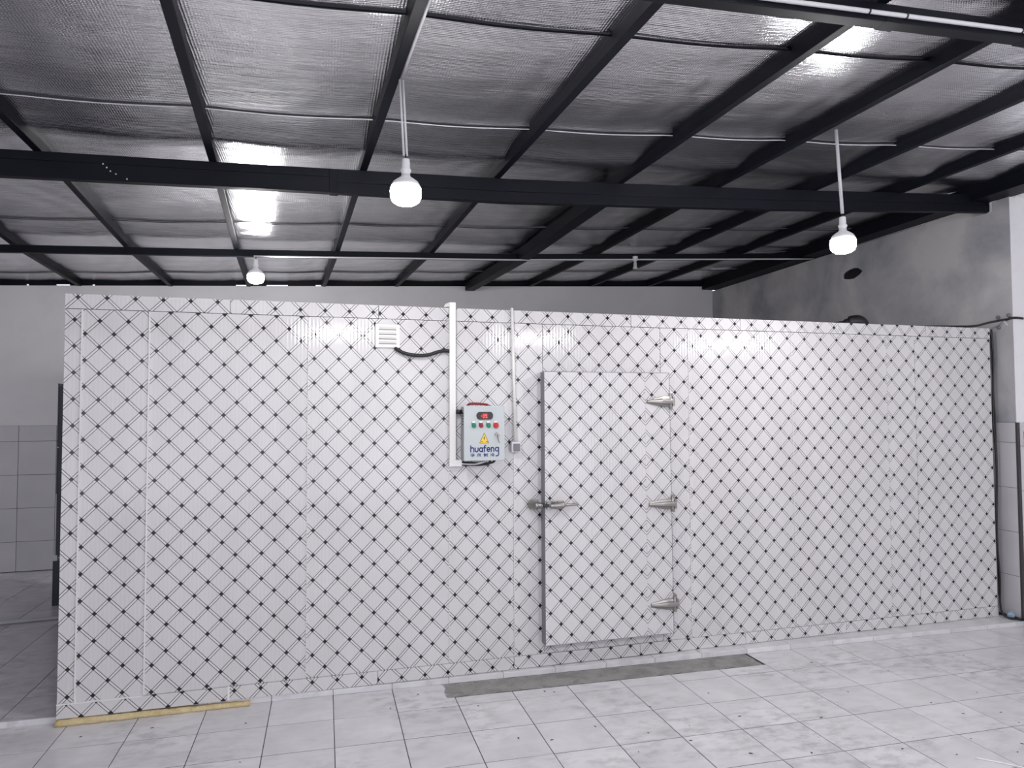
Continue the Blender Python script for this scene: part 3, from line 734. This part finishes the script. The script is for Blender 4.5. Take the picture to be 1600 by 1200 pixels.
# ================================================================ TRUNKING, CONDUIT, VENT
tr = empty('cable_trunking', cr(2.268, -.003, 1.402), CA); tag(tr, 'cream white square cable trunking rising past the control box to above the cold room', 'trunking')
def T_(b, s0, s1, y0, y1, z0, z1): box(b, s0-2.268, s1-2.268, y0+.003, y1+.003, z0-1.402, z1-1.402)
b = bmesh.new(); T_(b, 2.246, 2.288, -.033, -.003, 1.442, 2.482); link('vertical_run', b, M_PVC, tr, bevel=.002)
b = bmesh.new(); T_(b, 2.244, 2.327, -.034, -.0035, 1.400, 1.442); link('elbow', b, M_PVC, tr, bevel=.002)
b = bmesh.new(); hexa(b, [(-.022-.03, .01, 1.052), (-.02, -.02, 1.052), (-.02, .02, 1.052), (-.04, .04, 1.052), (-.022-.022, .01, 1.073), (-.02, -.02, 1.080), (-.02, .02, 1.080), (-.04, .04, 1.073)]); 
link('top_elbow', b, M_PVC, tr)
b = bmesh.new(); T_(b, 2.2885, 2.290, -.030, -.006, 1.444, 2.480); link('lid_joint', b, M_GREYB, tr)

cdt = empty('thin_conduit', cr(2.69, -.003, 1.55), CA); tag(cdt, 'thin white round conduit running from the cold room top down to the grey switch', 'conduit')
b = bmesh.new(); tube(b, [(2.681-2.69, -.012, 2.462-1.55), (2.700-2.69, -.012, 0.008)], .0105, 12); link('pipe', b, M_PVC, cdt)
sw = empty('isolator_switch', cr(2.700, -.001, 1.485), CA); tag(sw, 'small white switch box with grey face at the foot of the thin conduit', 'switch')
b = bmesh.new(); box(b, -.032, .032, -.045, -.001, 0, .070); link('housing', b, M_PVCG, sw, bevel=.006)
b = bmesh.new(); box(b, -.023, .024, -.050, -.044, .008, .058); link('face', b, M_GREYB, sw, bevel=.003)
vt = empty('louvre_vent', cr(1.843, 0, 2.173), CA); tag(vt, 'small square white louvred vent near the cold room top', 'vent')
b = bmesh.new(); box(b, -.079, .079, -.012, .001, 0, .155); link('cover', b, M_PVC, vt, bevel=.006)
for k in range(4):
    b = bmesh.new(); zz = .028+k*.0305; hexa(b, [(-.055, -.0135, zz), (.055, -.0135, zz), (.055, -.011, zz), (-.055, -.011, zz), (-.055, -.021, zz+.014), (.055, -.021, zz+.014), (.055, -.011, zz+.018), (-.055, -.011, zz+.018)][:4]+[(-.055, -.0205, zz+.012), (.055, -.0205, zz+.012), (.055, -.011, zz+.020), (-.055, -.011, zz+.020)])
    link('louvre', b, M_PVC, vt)
    b = bmesh.new(); box(b, -.057, .057, -.0132, -.011, zz-.0045, zz-.0005); link('slot', b, M_BLACK, vt)
b = bmesh.new(); tube(b, catmull([cr(1.892, -.010, 2.172), cr(1.91, -.022, 2.158), cr(1.955, -.026, 2.138), cr(2.02, -.026, 2.127), cr(2.10, -.026, 2.130), cr(2.17, -.024, 2.152), cr(2.21, -.022, 2.160), cr(2.246, -.02, 2.160)], 6), .0115, 10)
o = link('drain_hose', b, M_RUB); tag(o, 'short black hose sagging from the louvred vent to the white trunking', 'hose')

# black insulated pipe on the roof of the cold room, near the right
b = bmesh.new()
tube(b, catmull([cr(5.56, .42, 2.478), cr(5.66, .40, 2.480), cr(5.74, .36, 2.49), cr(5.80, .32, 2.508), cr(5.84, .30, 2.508), cr(5.88, .30, 2.475)], 6), [.028]*7+[.032]*6+[.042]*3+[.056]*15, 12)
o = link('insulated_pipe', b, M_RUB); tag(o, 'black insulated pipe bend lying on the cold room roof, toward the right', 'pipe')

# yellow foam under the left end of the front
b = bmesh.new(); n = 60; xs_ = [i/n*1.03 for i in range(n+1)]
random.seed(3); prev = None
for i, s in enumerate(xs_):
    hh = .034+random.uniform(-.003, .003)-.012*(s/1.03); dp = -.022+random.uniform(-.004, .003)
    ring = [b.verts.new((s, .035, 0.0015)), b.verts.new((s, dp, .0015)), b.verts.new((s, dp-.003, hh*.5)), b.verts.new((s, dp+.014, hh)), b.verts.new((s, .035, hh))]
    if prev:
        for k in range(5): b.faces.new((prev[k], prev[(k+1) % 5], ring[(k+1) % 5], ring[k]))
    else: b.faces.new(ring[::-1])
    prev = ring
b.faces.new(prev); b.transform(CM); bmesh.ops.recalc_face_normals(b, faces=b.faces)
o = link('foam_bead', b, M_FOAM, smooth=True); tag(o, 'yellow expanding foam bead under the left end of the cold room', 'foam')

# ================================================================ LAMPS
def lamp(x, y, ztop, hang, label, double=False, dx=-.02, group='pendant bulbs', glow=None):
    t = empty('pendant_bulb', (x, y, ztop)); tag(t, label, 'lamp', group)
    b = bmesh.new(); lathe(b, [(.0, 0), (.017, 0), (.019, -.008), (.020, -.045), (.0255, -.050), (.0255, -.060), (.021, -.064), (.021, -.074)], 20); link('socket', b, M_LAMPW, t, smooth=True)
    b = bmesh.new(); lathe(b, [(.020, -.074), (.024, -.086), (.042, -.098), (.060, -.112), (.068, -.126), (.071, -.140), (0, -.140)], 32); link('bulb_body', b, M_LAMPW, t, smooth=True)
    b = bmesh.new(); lathe(b, [(0, -.1405), (.072, -.1405), (.0745, -.160), (.073, -.182), (.064, -.204), (.045, -.217), (.02, -.223), (0, -.224)], 32); link('diffuser', b, glow or M_GLOW, t, smooth=True)
    if hang > .06:
        b = bmesh.new()
        if double:
            for q in (-.0075, .0075): tube(b, [(dx+q, 0, hang), (q-.002, 0, .018)], .0055, 8)
        else: tube(b, [(dx, 0, hang), (0, 0, .022)], .010, 10)
        link('conduit', b, M_PVCG, t)
    b = bmesh.new(); tube(b, [(0, 0, .026), (0, 0, -.002)], .004, 6); link('wire', b, M_RUB, t)
    return t
lamp(.368, 3.402, 2.965, .385, 'lit white bulb hanging on a pair of thin white conduits, left of the centre', True, -.022)
lamp(3.037, 3.662, 2.930, .535, 'lit white bulb hanging on a single white conduit in front of the right wall', False, -.032)
lamp(-.62, 6.90, 3.165, 0.0, 'smallest lit bulb, far back just above the left part of the cold room', glow=M_GLOWB)
for k, x in enumerate((.45, 3.05, 6.2)):
    lamp(x, .05, 2.95, .34, ['lit bulb hanging behind the viewer, left of the middle', 'lit bulb hanging behind the viewer, right of the middle', 'lit bulb hanging behind the viewer, furthest right'][k], glow=M_GLOWF)
# bare socket
t = empty('lamp_socket', (3.23, 7.085, 3.43)); tag(t, 'empty white lamp socket without a bulb under the thin rear beam', 'lamp socket')
b = bmesh.new(); lathe(b, [(0, .0), (.028, .0), (.030, -.006), (.030, -.038), (.024, -.046), (.013, -.052), (.012, -.066), (0, -.066)], 18); link('junction_cup', b, M_PVCG, t, smooth=True)
b = bmesh.new(); lathe(b, [(0, -.068), (.017, -.068), (.019, -.115), (.025, -.122), (.026, -.134), (0, -.134)], 18); link('socket', b, M_PVCG, t, smooth=True)
# conduit along the rear beam
b = bmesh.new(); tube(b, [(x, Y2(x)-.009, zr(x, 7.1)-.066) for x in [-.64+i*.31 for i in range(21)]], .008, 8)
o = link('ceiling_conduit', b, M_PVCG); tag(o, 'thin white conduit along the lower edge of the thin rear beam', 'conduit')
fc = empty('ceiling_conduit', (3, Y3(3), 3.4)); tag(fc, 'white conduit clipped along the nearest beam in the top right corner', 'conduit')
fi = Matrix.Translation(-Vector(fc.location))
b = bmesh.new(); tube(b, [(x, Y3(x)-.011, zr(x, 3)-.052) for x in [-2+i*.5 for i in range(19)]], .0095, 10); b.transform(fi); link('pipe', b, M_PVCG, fc)
for x in (-.5, .5, 1.4, 2.13, 2.32, 2.95, 3.22, 4.2, 5.2):
    b = bmesh.new(); tube(b, [(x, Y3(x)-.011, zr(x, 3)-.052), (x+.007, Y3(x)-.011, zr(x, 3)-.052)], .0125, 10); b.transform(fi); link('clip', b, M_BLACK, fc)
# conduit on the side of the purlin that carries the central bulb
b = bmesh.new(); tube(b, [(.223-.058*(y-5)+.034, y, zr(.3, 3)+.012) for y in (2.5, 2.9, 3.40)], .007, 8)
o = link('ceiling_conduit', b, M_PVCG); tag(o, 'white conduit beside the purlin above the central bulb', 'conduit')

# ================================================================ CABLES AND BITS ON THE RIGHT
b = bmesh.new()
tube(b, catmull([cr(6.10, .25, 2.455), cr(6.35, .12, 2.462), cr(6.60, .05, 2.462), cr(6.78, .02, 2.468), (5.40, 4.80, 2.49), (5.50, 4.775, 2.51), (5.548, 4.765, 2.52)], 6), .009, 8)
tube(b, catmull([(5.548, 4.765, 2.515), (5.562, 4.73, 2.525), (5.59, 4.705, 2.527), (5.66, 4.707, 2.523)], 5), .010, 8)
o = link('power_cable', b, M_RUB); tag(o, 'thick black cable leaving the cold room top and rounding the wall corner', 'cable')
b = bmesh.new(); tube(b, [(5.66, 4.712, 2.518), (6.4, 4.712, 2.515), (7.4, 4.712, 2.515)], .003, 6); o = link('telephone_wire', b, mat('grey_wire', (.3, .3, .32), .5)); tag(o, 'thin grey wire running on to the right from the thick black cable', 'wire')
wb = empty('wall_bracket', (5.562, 4.79, 2.50)); tag(wb, 'small grey cross-shaped insulator bracket on the grey wall beside the corner', 'bracket')
b = bmesh.new(); tube(b, [(0, -.03, -.03), (0, .05, .05)], .006, 8); tube(b, [(0, .045, -.035), (0, -.045, .05)], .006, 8); link('arm', b, M_PVCG, wb)
for (a, c) in ((-.045, .052), (.052, .045), (.05, -.042)):
    b = bmesh.new(); bmesh.ops.create_icosphere(b, subdivisions=2, radius=.017, matrix=Matrix.Translation((-.006, a, c))); link('knob', b, M_GREYB, wb, smooth=True)
b = bmesh.new()
P = [cr(6.93, .012, z) for z in (2.44, 2.2, 1.9, 1.65, 1.45, 1.2, .9, .6, .35, .15)]
P = [p+Vector((.006+.010*math.sin(i*1.7), -.012, 0)) for i, p in enumerate(P)]
P += [Vector((5.43, 4.775, .075)), Vector((5.455, 4.74, .045)), Vector((5.50, 4.70, .0435)), Vector((5.56, 4.70, .0435)), Vector((5.64, 4.69, .055)), Vector((5.75, 4.68, .06))]
tube(b, catmull(P, 6), .0075, 8)
o = link('power_cable', b, M_RUB); tag(o, 'black cable hanging down the right end of the cold room and looping on the step', 'cable')
b = bmesh.new(); tube(b, catmull([cr(6.935, .015, 2.40), cr(6.955, .02, 1.9), cr(6.965, .02, 1.55), cr(6.968, .02, 1.2), cr(6.945, .02, .7), cr(6.945, .02, .2)], 6), .005, 8)
for v in b.verts: v.co += Vector((0.004, -.004, 0))
o = link('thin_cable', b, M_BLACK); tag(o, 'thinner black cable beside the thick one in the gap at the right end', 'cable')
b = bmesh.new(); random.seed(5)
bmesh.ops.create_icosphere(b, subdivisions=2, radius=.035, matrix=Matrix.Translation((5.505, 4.765, RAISE+.026)) @ Matrix.Diagonal((1.1, .6, .75, 1)))
for v in b.verts: v.co += Vector((random.uniform(-.009, .009), random.uniform(-.006, .006), random.uniform(-.004, .009)))
o = link('plastic_scrap', b, M_BLUE); tag(o, 'crumpled pale blue plastic scrap inside the cable loop on the step', 'scrap')
b = bmesh.new(); tube(b, catmull([(5.590, 4.70, 3.553), (5.63, 4.705, 3.575), (5.70, 4.70, 3.572), (5.80, 4.705, 3.59)], 5), .007, 8); tube(b, catmull([(5.60, 4.695, 3.545), (5.66, 4.70, 3.558), (5.80, 4.70, 3.565)], 5), .006, 8)
o = link('loose_wiring', b, M_PVC); tag(o, 'loose whitish wiring at the top of the wall corner under the roof', 'wiring')
# red sign
sg = empty('fire_sign', (5.70, 4.711, 1.443)); tag(sg, 'red square fire equipment sign on the tiled corner at the right edge', 'sign')
b = bmesh.new(); box(b, -.074, .069, -.004, -.0002, -.003, .138); link('plate', b, M_SIGNP, sg)
b = bmesh.new(); box(b, -.071, .066, -.0046, -.004, .0, .135); link('red_field', b, M_SIGNR, sg)
b = bmesh.new()
def ring(b, cx, cz, r1, r2, a0=0, a1=360, n=28, y=-.0052):
    pr = None
    for k in range(n+1):
        t = math.radians(a0+(a1-a0)*k/n); v = (b.verts.new((cx+r1*math.cos(t), y, cz+r1*math.sin(t))), b.verts.new((cx+r2*math.cos(t), y, cz+r2*math.sin(t))))
        if pr: b.faces.new((pr[0], pr[1], v[1], v[0]))
        pr = v
ring(b, 0, .0675, .043, .054); ring(b, .0, .0675, .016, .026, -40, 200); box(b, -.024, -.004, -.0052, -.0047, .038, .066)
link('emblem', b, M_SIGNP, sg)

# ================================================================ LEFT
cbn = empty('dark_cabinet', (-2.10, 7.35, RAISE)); tag(cbn, 'tall dark steel cabinet almost wholly hidden behind the left end of the cold room', 'cabinet')
b = bmesh.new(); box(b, -.245, .25, 0, .4, .43, 1.975); link('body', b, M_DARKC, cbn, bevel=.004)
b = bmesh.new(); box(b, -.262, .25, -.01, .4, 0, .40); link('base', b, M_DARKC, cbn, bevel=.004)
b = bmesh.new(); box(b, -.258, -.225, -.012, .02, .40, .45); o = link('corner_bracket', b, M_PVCG, cbn, bevel=.002); o['label'] = 'pale corner bracket'
b = bmesh.new(); box(b, -.249, -.238, -.004, .39, 1.0, 2.00); link('door_edge', b, M_DARKC, cbn, bevel=.001)
b = bmesh.new(); tube(b, [(-.24, -.001, 1.42), (-.24, -.006, 1.42)], .006, 8); link('rivet', b, M_PVCG, cbn)
b = bmesh.new(); tube(b, catmull([(-4.4, 6.62, RAISE+.017), (-3.2, 6.72, RAISE+.017), (-2.5, 6.80, RAISE+.017), (-1.9, 6.88, RAISE+.017), (-1.55, 6.90, RAISE+.017)], 6), .016, 10)
o = link('floor_pipe', b, mat('grey_pipe', (.42, .42, .45), .35)); tag(o, 'pale grey pipe lying on the tiled floor left of the cold room', 'pipe')

# ================================================================ FLOOR DEBRIS
def on_floor(px, py, z=.0012):
    d = fw+rt*((px-800)/FPX)-up*((py-600)/FPX); t = (z-1.75)/d.z; return Vector((0, 0, 1.75))+d*t
random.seed(11)
b = bmesh.new()
spots = [(1107, 1083), (1156, 1119), (1016, 1104), (1173, 1177), (1240, 1049), (1268, 1035), (1526, 1082), (1564, 1113), (1592, 1129), (1590, 1175), (1597, 1162), (1505, 1115), (1325, 1081), (1388, 1048), (1506, 1024), (1268, 1176), (1495, 1179), (1517, 1154),
         (610, 1107), (653, 1085), (747, 1103), (810, 1153), (862, 1156), (998, 1175), (1013, 1145), (930, 1135), (375, 1191), (384, 1130), (238, 1137), (126, 1151), (1455, 1098), (1330, 978), (1079, 1157), (851, 1080), (866, 1081), (1283, 1121), (1410, 1170)]
for (x, y) in spots:
    c = on_floor(x, y); r = random.uniform(.006, .012); a = random.uniform(0, 3.1); n = 7
    rg = [b.verts.new((c.x+r*random.uniform(.7, 1.4)*math.cos(a)*math.cos(6.283*k/n)-r*.45*math.sin(a)*math.sin(6.283*k/n), c.y+r*random.uniform(.7, 1.4)*math.sin(a)*math.cos(6.283*k/n)+r*.45*math.cos(a)*math.sin(6.283*k/n), .0016)) for k in range(n)]
    tp = b.verts.new((c.x, c.y, .0045)); bt = b.verts.new((c.x, c.y, .0008))
    for k in range(n): b.faces.new((rg[k], rg[(k+1) % n], tp)); b.faces.new((rg[(k+1) % n], rg[k], bt))
o = link('floor_debris', b, M_FLAKE); tag(o, 'scattered dark crumbs of dirt on the floor tiles', 'debris', kind='stuff')
b = bmesh.new(); tube(b, catmull([on_floor(1523, 1184, .004), on_floor(1560, 1191, .004), on_floor(1600, 1199, .004), on_floor(1640, 1203, .004)], 5), .0032, 6)
o = link('plastic_strip', b, M_LABEL); tag(o, 'thin white plastic strip on the floor at the bottom right corner', 'strip')
